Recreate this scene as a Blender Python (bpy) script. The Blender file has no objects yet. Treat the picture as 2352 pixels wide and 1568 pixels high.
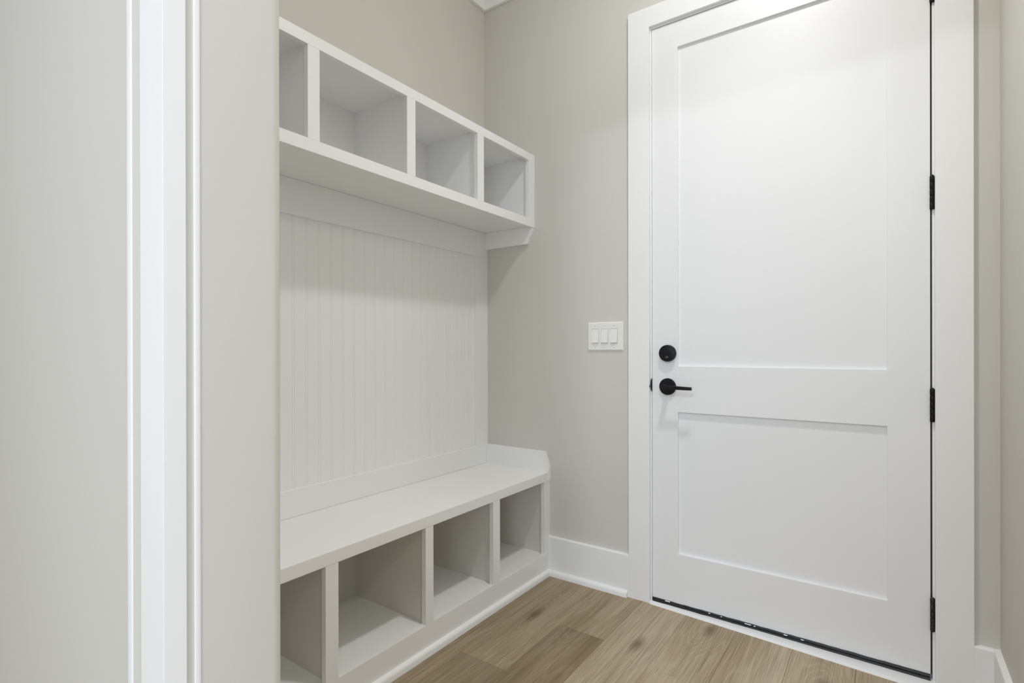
import bpy, bmesh, math, random
from mathutils import Vector, Matrix

S = bpy.context.scene
COL = S.collection
random.seed(7)

# ------------------------------------------------------------------ camera
CAM_LOC = Vector((1.6765, -2.1259, 1.0452))
YAW, PITCH, ROLL = math.radians(125.3377), math.radians(-0.0513), math.radians(-0.1062)
F_PX, PP_Y = 1218.74, 19.77
fw = Vector((math.cos(YAW) * math.cos(PITCH), math.sin(YAW) * math.cos(PITCH), math.sin(PITCH)))
rt = Vector((math.sin(YAW), -math.cos(YAW), 0.0))
up = rt.cross(fw)
rt2 = math.cos(ROLL) * rt + math.sin(ROLL) * up
up2 = -math.sin(ROLL) * rt + math.cos(ROLL) * up
cam_data = bpy.data.cameras.new('camera')
cam = bpy.data.objects.new('camera', cam_data)
COL.objects.link(cam)
m = Matrix((rt2, up2, -fw)).transposed().to_4x4()
m.translation = CAM_LOC
cam.matrix_world = m
cam_data.sensor_width = 36.0
cam_data.lens = F_PX / 2352.0 * 36.0
cam_data.shift_y = PP_Y / 2352.0
cam_data.clip_start = 0.02
S.camera = cam

# ------------------------------------------------------------------ world, lights, exposure
world = bpy.data.worlds.new('world')
S.world = world
world.use_nodes = True
bg = world.node_tree.nodes['Background']
bg.inputs[0].default_value = (0.80, 0.89, 1.0, 1)
bg.inputs[1].default_value = 0.8

CEIL = 2.92            # ceiling height
CAN = (1.32, -0.77)    # recessed ceiling light of the mudroom
CAN_COLOR = (1.0, 0.985, 0.955)
CAN_POWER = 3.9
DOME_RADIANCE = 158.0
HALL_END, HALL_R = -5.2, 4.2
DAY = (0.74, 0.85, 1.0)

def area_light(name, loc, rot, sx, sy, power, color, shape='RECTANGLE', spread=180):
    d = bpy.data.lights.new(name, 'AREA')
    d.shape = shape; d.size = sx; d.size_y = sy
    d.energy = power; d.color = color; d.spread = math.radians(spread)
    o = bpy.data.objects.new(name, d)
    o.location = loc; o.rotation_euler = rot
    COL.objects.link(o)
    return o
# added daylight fill, set at two invented hall windows behind the camera
area_light('rear_daylight_fill', (2.6, HALL_END + 0.04, 1.35), (math.radians(90), 0, 0), 1.8, 2.0, 60.0, DAY)
area_light('side_daylight_fill', (HALL_R - 0.04, -2.40, 1.35), (math.radians(90), 0, math.radians(90)), 0.9, 2.0, 16.0, (0.72, 0.82, 1.0))
# added fill lights, one cool and one warmer, invented for the unseen hall
area_light('hall_fill_light', (1.55, -3.85, CEIL - 0.02), (0, 0, 0), 0.30, 0.30, 45.0, (0.90, 0.93, 1.0), 'DISK')
area_light('hall_side_fill_light', (3.0, -2.6, CEIL - 0.02), (0, 0, 0), 0.20, 0.20, 14.0, (1.0, 0.94, 0.80), 'DISK')
# downward beam of the mudroom lamp
area_light('ceiling_lamp', (CAN[0], CAN[1], CEIL - 0.05), (0, 0, 0), 0.14, 0.14, CAN_POWER, CAN_COLOR, 'DISK', 100)
S.cycles.max_bounces = 16
S.cycles.diffuse_bounces = 10
S.cycles.sample_clamp_indirect = 8.0
S.cycles.use_denoising = True

S.view_settings.view_transform = 'Standard'
S.view_settings.look = 'None'
S.view_settings.exposure = 0.0
S.view_settings.gamma = 1.0
S.view_settings.use_curve_mapping = False

# ------------------------------------------------------------------ materials
def new_mat(name):
    mt = bpy.data.materials.new(name); mt.use_nodes = True
    nt = mt.node_tree
    return mt, nt, nt.nodes['Principled BSDF']

def paint(name, col, rough, bump_scale=0.0, bump=0.0, var=0.015, spec=0.5):
    mt, nt, b = new_mat(name)
    tc = nt.nodes.new('ShaderNodeTexCoord')
    nz = nt.nodes.new('ShaderNodeTexNoise'); nz.inputs['Scale'].default_value = 2.2; nz.inputs['Detail'].default_value = 3
    nt.links.new(tc.outputs['Object'], nz.inputs['Vector'])
    mx = nt.nodes.new('ShaderNodeMix'); mx.data_type = 'RGBA'
    mx.inputs['A'].default_value = tuple(c * (1 - var) for c in col) + (1,)
    mx.inputs['B'].default_value = tuple(min(1, c * (1 + var)) for c in col) + (1,)
    nt.links.new(nz.outputs['Fac'], mx.inputs['Factor'])
    nt.links.new(mx.outputs['Result'], b.inputs['Base Color'])
    b.inputs['Roughness'].default_value = rough
    b.inputs['Specular IOR Level'].default_value = spec
    if bump:
        n2 = nt.nodes.new('ShaderNodeTexNoise'); n2.inputs['Scale'].default_value = bump_scale; n2.inputs['Detail'].default_value = 2
        nt.links.new(tc.outputs['Object'], n2.inputs['Vector'])
        bp = nt.nodes.new('ShaderNodeBump'); bp.inputs['Strength'].default_value = bump; bp.inputs['Distance'].default_value = 0.001
        nt.links.new(n2.outputs['Fac'], bp.inputs['Height'])
        nt.links.new(bp.outputs['Normal'], b.inputs['Normal'])
    return mt

M_WALL = paint('greige_wall_paint', (0.625, 0.612, 0.572), 0.75, 260, 0.10, spec=0.25)
M_HALLWALL = M_WALL
M_WHITE = paint('white_trim_paint', (0.845, 0.85, 0.853), 0.40, 90, 0.03)
M_DOOR = paint('white_door_paint', (0.82, 0.828, 0.845), 0.38, 60, 0.04)
M_INNER = paint('shaded_cubby_paint', (0.67, 0.65, 0.60), 0.7, 200, 0.05, spec=0.25)  # white paint darkened to carry the shade inside the bench cubbies
M_CEIL = paint('white_ceiling_paint', (0.88, 0.88, 0.87), 0.9, 200, 0.1, spec=0.2)
M_PLATE = paint('white_switch_plastic', (0.82, 0.82, 0.80), 0.3)
M_BLACK = paint('matte_black_metal', (0.008, 0.008, 0.010), 0.42, 400, 0.03, 0.2, 0.22)
M_GLOSS = paint('glossy_black_metal', (0.02, 0.02, 0.02), 0.12, var=0.1, spec=0.8)
M_RUBBER = paint('black_rubber', (0.016, 0.016, 0.018), 0.5, 150, 0.2, 0.3)
M_DARK = paint('dark_gap_seal', (0.02, 0.02, 0.02), 0.8)
M_ALU = paint('white_threshold_metal', (0.80, 0.81, 0.83), 0.3, 30, 0.03)
M_STEEL = paint('bare_screw_metal', (0.55, 0.54, 0.52), 0.35)
M_SLOT = paint('shaded_screw_slot', (0.25, 0.25, 0.24), 0.6)

def chipped_black():
    """black hinge with white paint chips on it"""
    mt, nt, b = new_mat('black_metal_with_paint_flecks')
    tc = nt.nodes.new('ShaderNodeTexCoord')
    mp = nt.nodes.new('ShaderNodeMapping'); mp.inputs['Scale'].default_value = (160, 160, 55)
    nz = nt.nodes.new('ShaderNodeTexNoise'); nz.inputs['Scale'].default_value = 1.0; nz.inputs['Detail'].default_value = 3
    rp = nt.nodes.new('ShaderNodeValToRGB')
    rp.color_ramp.elements[0].position = 0.66; rp.color_ramp.elements[0].color = (0.011, 0.011, 0.012, 1)
    rp.color_ramp.elements[1].position = 0.70; rp.color_ramp.elements[1].color = (0.42, 0.40, 0.37, 1)
    nt.links.new(tc.outputs['Object'], mp.inputs['Vector']); nt.links.new(mp.outputs['Vector'], nz.inputs['Vector'])
    nt.links.new(nz.outputs['Fac'], rp.inputs['Fac']); nt.links.new(rp.outputs['Color'], b.inputs['Base Color'])
    b.inputs['Roughness'].default_value = 0.4
    return mt
M_CHIP = chipped_black()

def wood():
    mt, nt, b = new_mat('greyish_oak_plank')
    L = nt.links.new
    N = nt.nodes.new
    tc = N('ShaderNodeTexCoord'); oi = N('ShaderNodeObjectInfo')
    cb = N('ShaderNodeCombineXYZ')
    for i, k in enumerate((37.0, 91.0, 13.0)):
        mu = N('ShaderNodeMath'); mu.operation = 'MULTIPLY'; mu.inputs[1].default_value = k
        L(oi.outputs['Random'], mu.inputs[0]); L(mu.outputs[0], cb.inputs[i])
    ad = N('ShaderNodeVectorMath'); ad.operation = 'ADD'
    L(tc.outputs['Object'], ad.inputs[0]); L(cb.outputs[0], ad.inputs[1])
    def noise(scale, detail=3.0, rough=0.5, dist=0.0):
        mp = N('ShaderNodeMapping'); mp.inputs['Scale'].default_value = scale
        nz = N('ShaderNodeTexNoise'); nz.inputs['Scale'].default_value = 1.0
        nz.inputs['Detail'].default_value = detail; nz.inputs['Roughness'].default_value = rough; nz.inputs['Distortion'].default_value = dist
        L(ad.outputs[0], mp.inputs['Vector']); L(mp.outputs[0], nz.inputs['Vector'])
        return nz.outputs['Fac']
    def math_(op, a, bb=None):
        n = N('ShaderNodeMath'); n.operation = op
        for i, v in enumerate((a, bb)):
            if v is None: continue
            if isinstance(v, (int, float)): n.inputs[i].default_value = v
            else: L(v, n.inputs[i])
        return n.outputs[0]
    def ramp(v, stops):
        r = N('ShaderNodeValToRGB')
        e = r.color_ramp.elements
        while len(e) < len(stops): e.new(0.5)
        for q, (p_, c_) in zip(e, stops): q.position = p_; q.color = c_
        L(v, r.inputs['Fac']); return r.outputs['Color']
    def mix(fac, a, c, mode='MIX'):
        n = N('ShaderNodeMix'); n.data_type = 'RGBA'; n.blend_type = mode
        for key, v in (('Factor', fac), ('A', a), ('B', c)):
            if isinstance(v, (int, float)): n.inputs[key].default_value = v
            elif isinstance(v, tuple): n.inputs[key].default_value = v
            else: L(v, n.inputs[key])
        return n.outputs['Result']
    broad = noise((7.0, 0.9, 1.0), 2.0)
    warp = noise((8.0, 0.62, 1.0), 2.0, 0.4)
    mp = N('ShaderNodeMapping'); mp.inputs['Scale'].default_value = (5.4, 2.0, 1.0)
    vo = N('ShaderNodeTexVoronoi'); vo.voronoi_dimensions = '2D'; vo.inputs['Scale'].default_value = 1.0
    L(ad.outputs[0], mp.inputs['Vector']); L(mp.outputs[0], vo.inputs['Vector'])
    sx = N('ShaderNodeSeparateColor'); L(vo.outputs['Color'], sx.inputs[0])
    has_knot = math_('GREATER_THAN', sx.outputs[0], 0.60)
    swell = N('ShaderNodeMapRange'); swell.inputs[1].default_value = 0.0; swell.inputs[2].default_value = 0.45
    swell.inputs[3].default_value = 0.22; swell.inputs[4].default_value = 0.0; swell.interpolation_type = 'SMOOTHSTEP'
    L(vo.outputs['Distance'], swell.inputs[0])
    field = math_('ADD', warp, math_('MULTIPLY', swell.outputs[0], has_knot))    # figure bends round the knots
    rings = math_('SINE', math_('MULTIPLY', field, 120.0))            # cathedral figure along the plank
    rings01 = math_('MULTIPLY_ADD', rings, 0.5)
    rings01.node.inputs[2].default_value = 0.5
    streak = noise((230.0, 3.2, 1.0), 4.0, 0.62, 0.25)
    pores = noise((600.0, 9.0, 1.0), 2.0, 0.6)
    base = ramp(broad, [(0.30, (0.275, 0.210, 0.126, 1)), (0.52, (0.365, 0.292, 0.196, 1)), (0.75, (0.445, 0.368, 0.268, 1))])
    c1 = mix(math_('MULTIPLY', math_('MULTIPLY', math_('POWER', rings01, 5.0), streak), 0.42), base, (0.53, 0.45, 0.345, 1))
    s_dark = ramp(streak, [(0.34, (0.62, 0.59, 0.55, 1)), (0.50, (1, 1, 1, 1)), (0.72, (1.12, 1.11, 1.09, 1))])
    c2 = mix(0.72, c1, s_dark, 'MULTIPLY')
    p_dark = ramp(pores, [(0.36, (0.72, 0.70, 0.66, 1)), (0.50, (1, 1, 1, 1))])
    c3 = mix(0.55, c2, p_dark, 'MULTIPLY')
    # knots
    dn = math_('ADD', vo.outputs['Distance'], math_('MULTIPLY', math_('SUBTRACT', streak, 0.5), 0.12))
    kmask = ramp(dn, [(0.02, (1, 1, 1, 1)), (0.15, (0, 0, 0, 1))])
    kk = math_('MULTIPLY', has_knot, 0.72)
    kf = N('ShaderNodeMath'); kf.operation = 'MULTIPLY'; L(kmask, kf.inputs[0]); L(kk, kf.inputs[1])
    c4 = mix(kf.outputs[0], c3, (0.085, 0.058, 0.034, 1))
    # plank to plank tone
    c5 = mix(1.0, c4, oi.outputs['Color'], 'MULTIPLY')
    L(c5, b.inputs['Base Color'])
    rr = math_('MULTIPLY_ADD', streak, 0.2); rr.node.inputs[2].default_value = 0.40
    L(rr, b.inputs['Roughness'])
    b.inputs['Specular IOR Level'].default_value = 0.35
    bp = N('ShaderNodeBump'); bp.inputs['Strength'].default_value = 0.12; bp.inputs['Distance'].default_value = 0.001
    L(streak, bp.inputs['Height']); L(bp.outputs['Normal'], b.inputs['Normal'])
    return mt
M_WOOD = wood()

def emitter(name, col, strength):
    mt, nt, b = new_mat(name)
    b.inputs['Base Color'].default_value = (0.9, 0.9, 0.9, 1)
    b.inputs['Emission Color'].default_value = col + (1,)
    b.inputs['Emission Strength'].default_value = strength
    return mt
M_LENS = emitter('glowing_lamp_lens', CAN_COLOR, DOME_RADIANCE)

# ------------------------------------------------------------------ helpers
def add_box(bm, a, b, bev=0.0):
    x0, x1 = sorted((a[0], b[0])); y0, y1 = sorted((a[1], b[1])); z0, z1 = sorted((a[2], b[2]))
    vs = [bm.verts.new(p) for p in ((x0, y0, z0), (x1, y0, z0), (x1, y1, z0), (x0, y1, z0),
                                    (x0, y0, z1), (x1, y0, z1), (x1, y1, z1), (x0, y1, z1))]
    fs = [bm.faces.new([vs[i] for i in f]) for f in ((0, 3, 2, 1), (4, 5, 6, 7), (0, 1, 5, 4), (1, 2, 6, 5), (2, 3, 7, 6), (3, 0, 4, 7))]
    if bev:
        es = list({e for f in fs for e in f.edges})
        bmesh.ops.bevel(bm, geom=es, offset=bev, segments=2, affect='EDGES', profile=0.6)

def add_prism(bm, poly, axis, a, b, bev=0.0):
    """extrude a 2D polygon along an axis; poly is (u, v) in the other two axes in xyz order"""
    i = 'xyz'.index(axis)
    def P(u, v, w):
        c = [u, v]; c.insert(i, w); return c
    lo = [bm.verts.new(P(u, v, a)) for u, v in poly]
    hi = [bm.verts.new(P(u, v, b)) for u, v in poly]
    n = len(poly)
    fs = [bm.faces.new(lo), bm.faces.new(list(reversed(hi)))]
    for k in range(n):
        fs.append(bm.faces.new((lo[(k + 1) % n], lo[k], hi[k], hi[(k + 1) % n])))
    bmesh.ops.recalc_face_normals(bm, faces=fs)
    if bev:
        es = list({e for f in fs for e in f.edges})
        bmesh.ops.bevel(bm, geom=es, offset=bev, segments=2, affect='EDGES', profile=0.6)

def add_lathe(bm, prof, origin, axis, seg=48):
    """revolve (radius, height) pairs about an axis through origin"""
    ax = Vector(axis).normalized()
    t = Vector((0, 0, 1)) if abs(ax.z) < 0.9 else Vector((1, 0, 0))
    u = ax.cross(t).normalized(); w = ax.cross(u)
    o = Vector(origin); rings = []
    for r, h in prof:
        if r < 1e-7: rings.append([bm.verts.new(o + ax * h)])
        else: rings.append([bm.verts.new(o + ax * h + (u * math.cos(2 * math.pi * k / seg) + w * math.sin(2 * math.pi * k / seg)) * r) for k in range(seg)])
    fs = []
    for A, B in zip(rings, rings[1:]):
        for k in range(seg):
            k2 = (k + 1) % seg
            if len(A) == 1 and len(B) == 1: continue
            if len(A) == 1: fs.append(bm.faces.new((A[0], B[k2], B[k])))
            elif len(B) == 1: fs.append(bm.faces.new((A[k], A[k2], B[0])))
            else: fs.append(bm.faces.new((A[k], A[k2], B[k2], B[k])))
    bmesh.ops.recalc_face_normals(bm, faces=fs)

def obj(name, bm, mat, parent=None, smooth=False):
    me = bpy.data.meshes.new(name)
    org = Vector((0, 0, 0))
    q = parent
    while q is not None:
        org += q.location; q = q.parent
    if org.length: bmesh.ops.translate(bm, verts=bm.verts, vec=-org)
    bm.normal_update(); bm.to_mesh(me); bm.free()
    me.materials.append(mat)
    if smooth:
        for p_ in me.polygons: p_.use_smooth = True
        me.set_sharp_from_angle(angle=math.radians(35))
    o = bpy.data.objects.new(name, me)
    COL.objects.link(o)
    if parent is not None: o.parent = parent
    return o

def boxes(name, lst, mat, parent=None, bev=0.0):
    bm = bmesh.new()
    for a, b in lst: add_box(bm, a, b, bev)
    return obj(name, bm, mat, parent)

def prism(name, poly, axis, a, b, mat, parent=None, bev=0.0, smooth=False):
    bm = bmesh.new(); add_prism(bm, poly, axis, a, b, bev)
    return obj(name, bm, mat, parent, smooth)

def struct(o, label=None):
    o['kind'] = 'structure'
    if label: o['label'] = label
    return o

def thing(name, label, cat, loc=(0, 0, 0)):
    o = bpy.data.objects.new(name, None); COL.objects.link(o)
    o.location = loc; o.empty_display_size = 0.1
    o['label'] = label; o['category'] = cat
    return o

# ------------------------------------------------------------------ key dimensions
XR = 1.948                       # right wall
DL, DR, DZ0, DZ1 = 0.8805, 1.7845, 0.020, 2.3635     # door slab
CL0, CL1, CR0, CR1 = 0.783, 0.8742, 1.7958, 1.8875   # door casing edges
CZ0, CZ1 = 2.3715, 2.454
D_END = 0.70
WX = CAM_LOC.x - D_END                                # end of the near wall
WC = CAM_LOC.y + 0.3905 * D_END                       # front of its casing
WN = CAM_LOC.y + 0.427 * D_END                        # its hall face
WF = CAM_LOC.y + 0.6150 * D_END                       # its alcove face
HX0 = -1.6

# ------------------------------------------------------------------ room shell
def door_wall():
    bm = bmesh.new()
    jl, jr, jt = 0.858, 1.812, 2.388
    add_box(bm, (-0.12, 0.0, 0), (jl, 0.15, CEIL))
    add_box(bm, (jr, 0.0, 0), (XR + 0.12, 0.15, CEIL))
    add_box(bm, (jl, 0.0, jt), (jr, 0.15, CEIL))
    return bm
struct(obj('wall_far', door_wall(), M_WALL))
struct(boxes('wall_left', [((-0.12, WF, 0), (0, 0, CEIL))], M_WALL))
struct(boxes('wall_right', [((XR, WN, 0), (XR + 0.12, 0, CEIL)), ((XR + 0.12, WN, 0), (HALL_R, WF, CEIL))], M_WALL))

def near_wall():
    """wall stub beside the opening the camera stands in: rounded corner towards the alcove"""
    r = 0.019
    wx = WX - 0.002
    poly = [(HX0, WN), (wx, WN)]
    for k in range(0, 9):
        a = math.radians(90 * k / 8)
        poly.append((wx - r + r * math.cos(a), WF - r + r * math.sin(a)))
    poly.append((HX0, WF))
    bm = bmesh.new(); add_prism(bm, poly, 'z', 0, CEIL)
    return bm
nw = struct(obj('wall_near', near_wall(), M_WALL, smooth=True))
boxes('header', [((WX, WN, 2.44), (XR, WF, CEIL))], M_WALL, nw)
struct(boxes('wall_hall', [((HX0 - 0.12, HALL_END, 0), (HX0, WF, CEIL)),
                           ((HALL_R, HALL_END, 0), (HALL_R + 0.12, -2.85, CEIL)), ((HALL_R, -1.95, 0), (HALL_R + 0.12, WF, CEIL)),
                           ((HALL_R, -2.85, 0), (HALL_R + 0.12, -1.95, 0.35)), ((HALL_R, -2.85, 2.35), (HALL_R + 0.12, -1.95, CEIL))], M_WALL))
# rear wall of the hall around its invented window, far behind the camera
struct(boxes('wall_rear', [((HX0, HALL_END - 0.12, 0), (1.7, HALL_END, CEIL)), ((3.5, HALL_END - 0.12, 0), (HALL_R, HALL_END, CEIL)),
                           ((1.7, HALL_END - 0.12, 2.35), (3.5, HALL_END, CEIL)), ((1.7, HALL_END - 0.12, 0), (3.5, HALL_END, 0.35))], M_WALL))
struct(boxes('ceiling', [((HX0 - 0.12, HALL_END - 0.12, CEIL), (HALL_R + 0.12, 0.15, CEIL + 0.1))], M_CEIL))

# floor: subfloor with planks as parts
floor = struct(boxes('floor', [((HX0 - 0.12, HALL_END - 0.12, -0.10), (HALL_R + 0.12, 0.15, -0.008))], M_DARK))
PITCH_W, SEAM0 = 0.187, 0.281
JOINTS = {1: -0.73, 2: -0.377, 4: -0.45, 7: -0.073, 0: -1.15, 3: -1.02, 5: -0.95, 6: -0.62}
PLANK_L = 1.22
# tone of each plank in view, (row, nearer than the row's joint): planks differ in tone, right-hand rows also lightened for stronger light there
TONES = {(0, False): 0.90, (1, False): 1.03, (1, True): 0.78, (2, False): 0.98, (2, True): 0.80, (3, False): 1.06,
         (4, False): 1.11, (4, True): 1.16, (5, False): 1.19, (6, False): 1.21, (7, False): 1.22, (7, True): 1.04}
mesh_cache = {}
def plank_mesh(w, l):
    key = (round(w, 4), round(l, 4))
    if key not in mesh_cache:
        bm = bmesh.new(); g = 0.0003
        add_box(bm, (-w / 2 + g, -l / 2 + g, -0.008), (w / 2 - g, l / 2 - g, 0.0))
        top = [e for e in bm.edges if all(v.co.z > -0.001 for v in e.verts)]
        bmesh.ops.bevel(bm, geom=top, offset=0.0007, segments=1, affect='EDGES')
        me = bpy.data.meshes.new('plank'); bm.to_mesh(me); bm.free(); me.materials.append(M_WOOD)
        mesh_cache[key] = me
    return mesh_cache[key]
k0 = int(math.floor((HX0 - SEAM0) / PITCH_W))
for k in range(k0, int((HALL_R - SEAM0) / PITCH_W) + 1):
    xa, xb = SEAM0 + k * PITCH_W, SEAM0 + (k + 1) * PITCH_W
    xa, xb = max(xa, HX0), min(xb, HALL_R)
    if xb - xa < 0.01: continue
    j = JOINTS.get(k, -random.random() * PLANK_L)
    ytop = 0.0 if -0.13 < xa < XR else WN
    cuts = [ytop] + [j - n * PLANK_L for n in range(-2, 6) if HALL_END < j - n * PLANK_L < ytop - 0.001] + [HALL_END]
    for ya, yb in zip(cuts, cuts[1:]):
        o = bpy.data.objects.new('plank', plank_mesh(xb - xa, ya - yb))
        o.location = ((xa + xb) / 2, (ya + yb) / 2, 0.0)
        t_ = TONES.get((k, ya < JOINTS.get(k, 9) + 0.001), random.uniform(0.92, 1.06))
        o.color = (t_, t_ * (1.0 + (t_ - 1.0) * 0.12), t_ * (1.0 + (t_ - 1.0) * 0.35), 1)
        o.parent = floor; COL.objects.link(o)

# crown boards under the ceiling
CRZ = 2.7575
struct(boxes('trim_1', [((0.018, -0.018, CRZ), (XR - 0.018, 0, CEIL))], M_WHITE, None, 0.0015))
struct(boxes('trim_2', [((0, WF, CRZ), (0.018, 0, CEIL))], M_WHITE, None, 0.0015))

# baseboards with quarter-round shoe
def base_poly(h, t=0.015):          # (depth, z)
    return [(0, 0), (t, 0), (t, h - 0.005), (t - 0.0015, h - 0.0015), (t - 0.005, h), (0, h)]
def shoe_poly(r0=0.015, w=0.015, h=0.026):
    pts = [(r0, 0), (r0 + w, 0)]
    for k in range(1, 7):
        a = math.radians(90 * k / 6); pts.append((r0 + w * math.cos(a), h * 0.45 + h * 0.55 * math.sin(a)))
    return pts
bf = prism('baseboard_far', [(-d, z) for d, z in base_poly(0.178)], 'x', 0.386, CL0, M_WHITE)
struct(bf)
prism('shoe_moulding', [(-d, z) for d, z in shoe_poly()], 'x', 0.386, CL0 - 0.006, M_WHITE, bf, smooth=True)
br = prism('baseboard_right', [(XR - d, z) for d, z in base_poly(0.150, 0.016)], 'y', WF, 0.0, M_WHITE)
struct(br)
prism('baseboard_return', [(-d, z) for d, z in base_poly(0.150, 0.017)], 'x', CR1, XR - 0.0155, M_WHITE, br)
prism('shoe_moulding', [(XR - d, z) for d, z in shoe_poly(0.016)], 'y', WF, -0.016, M_WHITE, br, smooth=True)

# ------------------------------------------------------------------ door frame (casing + jamb)
fr = bpy.data.objects.new('trim_3', None); COL.objects.link(fr); fr['kind'] = 'structure'
boxes('casing', [((CL0, -0.018, 0), (CL1, 0, CZ1))], M_WHITE, fr, 0.0012)
boxes('casing', [((CR0, -0.018, 0), (CR1, 0, CZ1))], M_WHITE, fr, 0.0012)
boxes('head_casing', [((CL1, -0.018, CZ0), (CR0, 0, CZ1))], M_WHITE, fr, 0.0012)
boxes('jamb', [((0.858, 0.0, 0), (0.8785, 0.13, 2.3665))], M_WHITE, fr, 0.0006)
boxes('jamb', [((1.7893, 0.0, 0), (1.812, 0.13, 2.3665))], M_WHITE, fr, 0.0006)
boxes('head_jamb', [((0.858, 0.0, 2.3665), (1.812, 0.13, 2.388))], M_WHITE, fr, 0.0006)
boxes('weatherstrip', [((0.8785, 0.012, 0.02), (0.895, 0.06, 2.3665)), ((1.770, 0.048, 0.02), (1.7893, 0.06, 2.3665)),
                       ((0.8785, 0.047, 2.350), (1.7893, 0.06, 2.3665))], M_DARK, fr)
boxes('weatherstrip', [((1.7847, 0.003, 0.02), (1.7893, 0.047, 2.3665))], M_RUBBER, fr)
# black strike lip curling out past the jamb
bm = bmesh.new()
SZ = 0.8985
pts = [(0.8803, SZ + 0.027)]
for k in range(1, 16):
    a = math.radians(90 + 180 * k / 16); pts.append((0.8803 + 0.0055 * math.cos(a), SZ + 0.027 * math.sin(a)))
pts.append((0.8803, SZ - 0.027))
add_prism(bm, pts, 'y', -0.0050, -0.0005)
add_box(bm, (0.8742, -0.0175, 0.889), (0.8755, -0.0120, 0.899))
obj('strike_plate', bm, M_BLACK, fr)

# threshold
th = thing('door_threshold', 'white metal threshold strip under the white panelled door', 'threshold', (1.33, -0.02, 0))
bm = bmesh.new()
v = [bm.verts.new(p) for p in ((0.8745, 0.05, 0), (0.8745, -0.022, 0), (1.7958, -0.078, 0), (1.7958, 0.05, 0),
                               (0.8745, 0.05, 0.014), (0.8745, -0.013, 0.0115), (1.7958, -0.066, 0.0025), (1.7958, 0.05, 0.0035))]
for f in ((0, 3, 2, 1), (4, 5, 6, 7), (0, 1, 5, 4), (1, 2, 6, 5), (2, 3, 7, 6), (3, 0, 4, 7)): bm.faces.new([v[i] for i in f])
obj('sill_plate', bm, M_ALU, th)

# ------------------------------------------------------------------ door
door = bpy.data.objects.new('door_1', None); COL.objects.link(door); door['kind'] = 'structure'
PX0, PX1 = 0.9867, 1.6734
P_UP = (0.977, 2.261); P_LO = (0.2216, 0.7925)
T = 0.044
boxes('door_stile', [((DL, 0, DZ0), (PX0, T, DZ1))], M_DOOR, door, 0.0008)
boxes('door_stile', [((PX1, 0, DZ0), (DR, T, DZ1))], M_DOOR, door, 0.0008)
for za, zb in ((DZ0, P_LO[0]), (P_LO[1], P_UP[0]), (P_UP[1], DZ1)):
    boxes('door_rail', [((PX0 - 0.0006, 0.0001, za), (PX1 + 0.0006, T, zb))], M_DOOR, door, 0.0008)
for za, zb in (P_UP, P_LO):
    boxes('door_panel', [((PX0 - 0.001, 0.0115, za - 0.001), (PX1 + 0.001, T - 0.006, zb + 0.001))], M_DOOR, door)

# rubber sweep: three slightly wavy ribs
bm = bmesh.new()
n = 46
rnd = random.Random(3)
for rib, (y0, zc, rr_) in enumerate(((-0.001, 0.0205, 0.0042), (-0.0040, 0.0140, 0.0042), (-0.0075, 0.0085, 0.0040))):
    prev = None
    for i in range(n + 1):
        x = DL + 0.001 + (DR - DL - 0.002) * i / n
        drop = -0.0075 * i / n * (0.75 + 0.35 * rib)
        rr_i = rr_ * (1 + 0.35 * i / n)
        wob = rnd.uniform(-0.0009, 0.0009)
        ring = []
        for q in range(8):
            a = 2 * math.pi * q / 8
            ring.append(bm.verts.new((x, y0 + rr_i * math.cos(a), zc + drop + wob + rr_i * math.sin(a))))
        if prev:
            for q in range(8): bm.faces.new((prev[q], prev[(q + 1) % 8], ring[(q + 1) % 8], ring[q]))
        else: bm.faces.new(ring)
        prev = ring
    bm.faces.new(list(reversed(prev)))
add_box(bm, (DL + 0.001, 0.0, 0.006), (DR - 0.001, 0.03, 0.0198))
bmesh.ops.recalc_face_normals(bm, faces=bm.faces)
sw = obj('door_sweep', bm, M_RUBBER, door, smooth=True)
# little white paint chips stuck on the sweep
for fx, w_ in ((0.06, 0.020), (0.25, 0.006), (0.30, 0.004), (0.395, 0.022), (0.43, 0.006), (0.54, 0.012), (0.60, 0.010)):
    x = DL + fx * (DR - DL); zz = 0.0225 - 0.0075 * fx
    boxes('paint_chip', [((x, -0.0075, zz - 0.0005), (x + w_, -0.003, zz + 0.0018))], M_DOOR, sw)

# hinges
def hinge(z0, z1, mat):
    bm = bmesh.new()
    x, y, r_ = 1.7888, -0.0050, 0.0058
    nb = 5; hgt = (z1 - z0) / nb
    for i in range(nb):
        a, b = z0 + i * hgt + 0.0004, z0 + (i + 1) * hgt - 0.0004
        add_lathe(bm, [(0, a), (r_ * 0.86, a), (r_, a + 0.0012), (r_, b - 0.0012), (r_ * 0.86, b), (0, b)], (x, y, 0), (0, 0, 1), 16)
    h = obj('hinge', bm, mat, door, smooth=True)
    boxes('hinge_leaf', [((1.7848, -0.0012, z0 + 0.001), (1.7956, 0.0012, z1 - 0.001))], mat, h)
    bm = bmesh.new()
    add_lathe(bm, [(0, z1 + 0.0035), (0.0030, z1 + 0.003), (0.0046, z1 + 0.0012), (0.0046, z1 - 0.001), (0, z1 - 0.001)], (x, y, 0), (0, 0, 1), 16)
    obj('hinge_pin', bm, mat, h, smooth=True)
    return h
hinge(2.1316, 2.2371, M_BLACK)
hinge(1.4825, 1.5880, M_BLACK)
hinge(0.8155, 0.9200, M_BLACK)
hinge(0.1577, 0.2625, M_CHIP)

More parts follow.
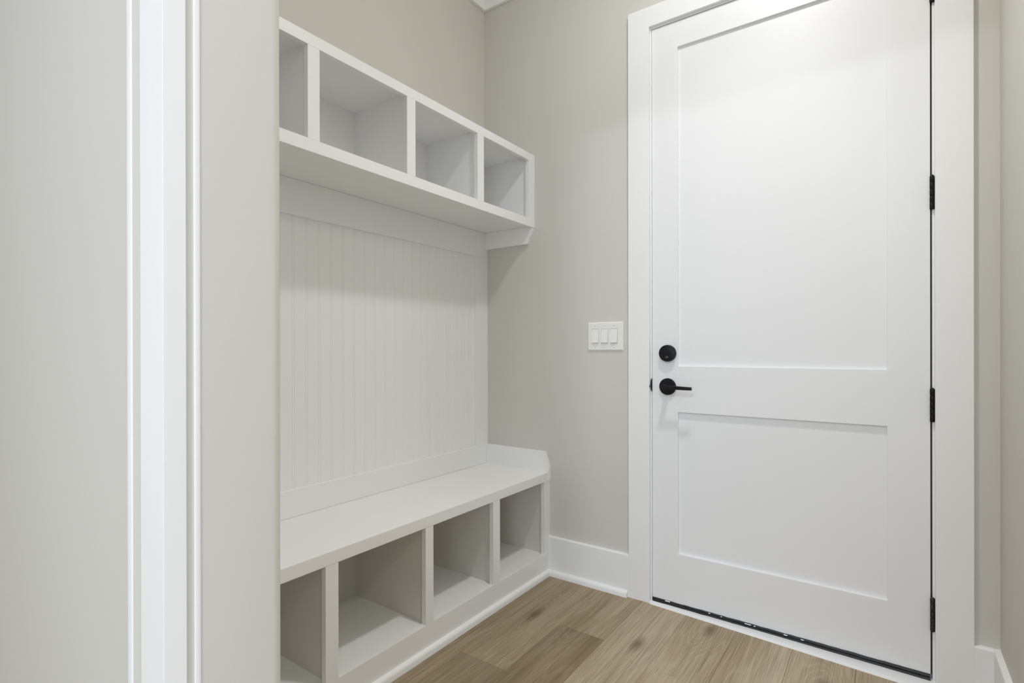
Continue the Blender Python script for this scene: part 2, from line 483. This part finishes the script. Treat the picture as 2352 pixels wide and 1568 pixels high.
# deadbolt: round black cover with a small turn piece
db = (0.9475, 0.0, 1.0293)
bm = bmesh.new()
add_lathe(bm, [(0.0335, 0), (0.0340, 0.003), (0.0335, 0.0165), (0.0318, 0.0195), (0.0285, 0.0210), (0.0, 0.0215)], db, (0, -1, 0), 56)
d1 = obj('deadbolt', bm, M_BLACK, door, smooth=True)
bm = bmesh.new()
add_lathe(bm, [(0.0068, 0.0205), (0.0066, 0.0235), (0.0045, 0.0248), (0.0, 0.0250)], (db[0] + 0.001, 0, db[2] - 0.016), (0, -1, 0), 24)
obj('turn_button', bm, M_GLOSS, d1, smooth=True)

# lever handle
lv = (0.9462, 0.0, 0.8940)
bm = bmesh.new()
add_lathe(bm, [(0.0335, 0), (0.0340, 0.002), (0.0337, 0.0085), (0.0320, 0.0108), (0.0125, 0.0118), (0.0, 0.0118)], lv, (0, -1, 0), 56)
d2 = obj('handle_rose', bm, M_BLACK, door, smooth=True)
bm = bmesh.new()
add_lathe(bm, [(0.0112, 0.0112), (0.0105, 0.018), (0.0098, 0.042), (0.0108, 0.050), (0.0112, 0.0600), (0.0095, 0.0620), (0.0, 0.0622)], lv, (0, -1, 0), 32)
obj('handle_neck', bm, M_BLACK, d2, smooth=True)
bm = bmesh.new()
# flat tapering bar with a curved return tip
sec = []
x0_, x1_ = lv[0] - 0.004, 1.0560
for i in range(13):
    t = i / 12
    x = x0_ + (x1_ - x0_) * t
    hz = 0.0082 - 0.0022 * t
    yc = -0.0560 + 0.0035 * max(0, t - 0.75) / 0.25
    zc = lv[2] + 0.001 - 0.0030 * t
    hy = 0.0048
    ring = [bm.verts.new((x, yc + sy * hy, zc + sz * hz)) for sy, sz in ((-1, -0.7), (-0.6, -1), (0.6, -1), (1, -0.7), (1, 0.7), (0.6, 1), (-0.6, 1), (-1, 0.7))]
    if sec:
        for q in range(8): bm.faces.new((sec[-1][q], sec[-1][(q + 1) % 8], ring[(q + 1) % 8], ring[q]))
    else: bm.faces.new(ring)
    sec.append(ring)
bm.faces.new(list(reversed(sec[-1])))
bmesh.ops.recalc_face_normals(bm, faces=bm.faces)
obj('handle_lever', bm, M_BLACK, d2, smooth=True)

# ------------------------------------------------------------------ cased edge of the opening at the camera's left
nc = bpy.data.objects.new('trim_4', None); COL.objects.link(nc); nc['kind'] = 'structure'
def tx(slope, y):      # x where the hall-side line of sight of a slope meets depth y (used once for the moulding widths)
    return CAM_LOC.x - (y - CAM_LOC.y) / slope
x_corner = WX
x_groove = tx(0.3572, WC)
BAND = 0.0010                                   # how far the back-band stands proud of the flat board
x_out = tx(0.3376, WC - BAND)
# flat board on the hall face, its edge showing the casing's thickness
boxes('casing', [((x_groove, WC, 0), (x_corner, WN, 2.52))], M_WHITE, nc, 0.0006)
# wall-coloured caulked band beside the board, closed by a slim white bead at its outer edge
w_ = x_groove - x_out
xm = x_groove - 0.62 * w_
prism('caulk_band', [(x_groove - 0.0032, WN), (x_groove - 0.0032, WC + 0.0030), (x_groove - 0.0042, WC + 0.0018), (xm, WC + 0.0005), (xm, WN)], 'z', 0, 2.52, M_WALL, nc)
poly = [(xm, WN), (xm, WC + 0.0005)]
for k in range(0, 11):
    a = math.radians(180 * k / 10)
    poly.append(((xm + x_out) / 2 + (xm - x_out) / 2 * math.cos(a), WC - BAND * math.sin(a)))
poly += [(x_out, WN)]
prism('bead', poly, 'z', 0, 2.52, M_WHITE, nc, smooth=True)
# the same on the end of the wall: wall-coloured band, then a slim white bead
yS = CAM_LOC.y + 0.4512 * D_END
ym = WN + 0.55 * (yS - WN)
prism('caulk_band', [(WX - 0.012, WN), (WX - 0.0040, WN), (WX - 0.0014, ym), (WX - 0.012, ym)], 'z', 0, 2.44, M_WALL, nc)
poly = [(WX - 0.012, ym), (WX - 0.0016, ym)]
for k in range(0, 9):
    a = math.radians(180 * k / 8)
    poly.append((WX - 0.0014 + 0.0008 * math.sin(a), (ym + yS) / 2 - (yS - ym) / 2 * math.cos(a)))
poly += [(WX - 0.012, yS)]
prism('bead', poly, 'z', 0, 2.44, M_WHITE, nc, smooth=True)
boxes('head_casing', [((x_out, WC, 2.44), (XR, WN, 2.53))], M_WHITE, nc, 0.0008)

# ------------------------------------------------------------------ beadboard panel
BX = 0.006
bb = thing('beadboard_panel', 'white beadboard back panel with flat frame between bench and cubby shelf', 'wall panel', (0, WF / 2, 0.474))
Z_B0, Z_B1, Z_T0, Z_T1 = 0.4745, 0.568, 1.508, 1.631
boxes('top_rail', [((0, WF + 0.092, Z_T0), (0.019, -0.092, Z_T1))], M_WHITE, bb, 0.0012)
boxes('bottom_rail', [((0, WF + 0.092, Z_B0), (0.019, -0.092, Z_B1))], M_WHITE, bb, 0.0012)
boxes('stile', [((0, -0.092, Z_B0), (0.0191, 0, Z_T1))], M_WHITE, bb, 0.0012)
boxes('stile', [((0, WF, Z_B0), (0.0191, WF + 0.092, Z_T1))], M_WHITE, bb, 0.0012)
BP = 0.051
prof = [(0.0, 0.0), (BX, 0.0), (BX, -0.0405), (BX - 0.0011, -0.0414), (BX - 0.0012, -0.0424)]
for k in range(0, 6):
    a = math.radians(180 * k / 5)
    prof.append((BX - 0.0012 + 0.0013 * math.sin(a), -0.0458 + 0.0030 * math.cos(a)))
prof += [(BX - 0.0012, -0.0492), (BX - 0.0011, -0.0500), (BX - 0.0002, -0.0509), (0.0, -0.0509)]
bm = bmesh.new(); add_prism(bm, prof, 'z', Z_B1 - 0.004, Z_T0 + 0.004)
me = bpy.data.meshes.new('board'); bm.normal_update(); bm.to_mesh(me); bm.free(); me.materials.append(M_WHITE)
y = -0.0986 + BP - 0.01
yy = y
while yy - BP > WF + 0.04:
    o = bpy.data.objects.new('board', me); COL.objects.link(o); o.parent = bb
    o.location = Vector((0, yy, 0)) - bb.location
    yy -= BP

# ------------------------------------------------------------------ cubby shelf
XS = 0.303
ZS0, ZS1, ZS0I, ZS1I = 1.624, 1.969, 1.6618, 1.934
cs = thing('cubby_shelf', 'white wall-hung cubby shelf with four open compartments above beadboard panel', 'shelf', (0.15, WF / 2, ZS0))
FT = 0.019
stiles = [(-0.0500, 0.0), (-0.4298, -0.3880), (-0.8210, -0.7805), (-1.2110, -1.1715), (WF, WF + 0.055)]
boxes('top_rail', [((XS - FT, WF, ZS1I), (XS, 0, ZS1))], M_WHITE, cs, 0.0010)
boxes('bottom_rail', [((XS - FT, WF, ZS0), (XS, 0, ZS0I))], M_WHITE, cs, 0.0010)
for ya, yb in stiles:
    boxes('stile', [((XS - FT, ya, ZS0I), (XS - 0.0001, yb, ZS1I))], M_WHITE, cs, 0.0006)
boxes('top_panel', [((0.0, WF, 1.954), (XS - FT, 0, ZS1))], M_WHITE, cs)
boxes('bottom_panel', [((0.0, WF, 1.6315), (XS - FT, 0, 1.650))], M_WHITE, cs)
boxes('back_panel', [((0.0, WF, 1.650), (0.006, 0, 1.954))], M_WHITE, cs)
for ya, yb in ((-0.036, 0), (-0.4185, -0.3995), (-0.8103, -0.7913), (-1.2008, -1.1818), (WF, WF + 0.036)):
    boxes('divider', [((0.006, ya, 1.650), (XS - FT, yb, 1.954))], M_WHITE, cs)
for ya, yb in ((-0.018, 0.0), (WF, WF + 0.018)):
    prism('bracket', [(0.0192, 1.5495), (0.2697, 1.5495), (0.2996, 1.612), (0.2996, 1.6235), (0.284, 1.6235), (0.284, 1.6312), (0.0192, 1.6312)], 'y', ya, yb, M_WHITE, cs, 0.0010)

# ------------------------------------------------------------------ bench with cubbies
XB = 0.386
ZBT, ZBU, ZBF = 0.474, 0.4357, 0.1031
be = thing('cubby_bench', 'white built-in bench seat over four open floor cubbies by the door', 'bench', (0.19, WF / 2, 0))
boxes('seat', [((0.0, WF, ZBU), (XB + 0.0008, -0.018, ZBT))], M_WHITE, be, 0.0014)
bst = [(-0.0500, 0.0), (-0.4374, -0.3924), (-0.8179, -0.7800), (-1.2134, -1.1706), (WF, WF + 0.055)]
for ya, yb in bst:
    boxes('stile', [((XB - FT, ya, ZBF), (XB, yb, ZBU))], M_WHITE, be, 0.0008)
boxes('bottom_rail', [((XB - FT, WF, 0), (XB, 0, ZBF))], M_WHITE, be, 0.0012)
boxes('cubby_floor', [((0.0, WF, 0.086), (XB - FT, 0, 0.1016))], M_WHITE, be)
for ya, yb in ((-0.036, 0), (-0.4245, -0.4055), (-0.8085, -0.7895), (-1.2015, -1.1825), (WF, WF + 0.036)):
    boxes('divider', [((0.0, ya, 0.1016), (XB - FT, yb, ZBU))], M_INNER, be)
for ya, yb in ((-0.018, 0.0), (WF, WF + 0.018)):
    prism('end_cap', [(0.0192, ZBT if ya < -0.5 else ZBU), (XB + 0.004, ZBT if ya < -0.5 else ZBU), (XB + 0.004, 0.4985), (0.368, 0.569), (0.0192, 0.570)], 'y', ya, yb, M_WHITE, be, 0.0010)
prism('shoe_moulding', [(XB + d - 0.015, z) for d, z in shoe_poly()], 'y', WF, -0.016, M_WHITE, be, smooth=True)

# ------------------------------------------------------------------ light switch
ls = thing('light_switch', 'white three-gang rocker light switch plate beside the door casing', 'light switch', (0.6697, 0, 1.1028))
bm = bmesh.new()
px0, px1, pz0, pz1 = 0.5862, 0.7535, 1.0412, 1.1643
centers = (0.6245, 0.6690, 0.7130)
# plate with three real openings: strips around the rockers
rw, rz0, rz1 = 0.0165, 1.0700, 1.1355
xs_ = [px0 + 0.004] + [c_ + s_ * rw for c_ in centers for s_ in (-1, 1)] + [px1 - 0.004]
for i in range(0, 8, 2): add_box(bm, (xs_[i], -0.0065, rz0), (xs_[i + 1], 0, rz1))
add_box(bm, (px0 + 0.004, -0.0065, rz1), (px1 - 0.004, 0, pz1 - 0.004))
add_box(bm, (px0 + 0.004, -0.0065, pz0 + 0.004), (px1 - 0.004, 0, rz0))
# sloped rim
def rim(bm):
    o_ = [(px0, pz0), (px1, pz0), (px1, pz1), (px0, pz1)]; e = 0.004
    i_ = [(px0 + e, pz0 + e), (px1 - e, pz0 + e), (px1 - e, pz1 - e), (px0 + e, pz1 - e)]
    A = [bm.verts.new((x, 0.0, z)) for x, z in o_]; B = [bm.verts.new((x, -0.0035, z)) for x, z in o_]; Cc = [bm.verts.new((x, -0.0065, z)) for x, z in i_]
    for k in range(4):
        q = (k + 1) % 4
        bm.faces.new((A[k], A[q], B[q], B[k])); bm.faces.new((B[k], B[q], Cc[q], Cc[k]))
rim(bm)
obj('switch_plate', bm, M_PLATE, ls)
for c_ in centers:
    # rocker tipped: lower edge stands proud
    g = 0.0011
    r_o = prism('rocker', [(0.0, rz1 - 0.001), (-0.0066, rz1 - 0.001), (-0.0136, rz0 + 0.0058), (-0.0078, rz0 + 0.0006), (0.0, rz0 + 0.0008)], 'x', c_ - rw + g, c_ + rw - g, M_PLATE, ls, 0.0004)
    for zz in (1.1490, 1.0545):
        bm = bmesh.new()
        add_lathe(bm, [(0.0034, 0.0060), (0.0034, 0.0070), (0.0024, 0.0078), (0, 0.0079)], (c_, 0, zz), (0, -1, 0), 16)
        s_o = obj('screw', bm, M_PLATE, ls, smooth=True)
        bm = bmesh.new(); add_box(bm, (c_ - 0.0027, -0.0082, zz - 0.0006), (c_ + 0.0027, -0.0075, zz + 0.0006))
        ang = random.uniform(0, math.pi)
        bmesh.ops.rotate(bm, verts=bm.verts, cent=(c_, 0, zz), matrix=Matrix.Rotation(ang, 3, 'Y'))
        obj('screw_slot', bm, M_SLOT, s_o)

# ------------------------------------------------------------------ flush ceiling light (above the frame; lights the mudroom)
cl = thing('ceiling_light', 'round white flush ceiling light with a shallow glowing dome above the mudroom floor', 'ceiling light', (CAN[0], CAN[1], CEIL))
bm = bmesh.new()
add_lathe(bm, [(0.072, -0.0005), (0.072, -0.006), (0.076, -0.010), (0.092, -0.006), (0.095, -0.0005)], (CAN[0], CAN[1], CEIL), (0, 0, 1), 48)
obj('trim_ring', bm, M_PLATE, cl, smooth=True)
bm = bmesh.new()
add_lathe(bm, [(0.0715, -0.001), (0.0715, -0.012), (0.068, -0.024), (0.058, -0.034), (0.040, -0.041), (0.020, -0.044), (0.0, -0.045)], (CAN[0], CAN[1], CEIL), (0, 0, 1), 48)
obj('dome', bm, M_LENS, cl, smooth=True)

# ------------------------------------------------------------------ hall baseboard (outside the photograph, beside the cased edge)
bn = prism('baseboard_near', [(WN - d, z) for d, z in base_poly(0.170)], 'x', HX0 + 0.001, x_out - 0.001, M_WHITE)
struct(bn)
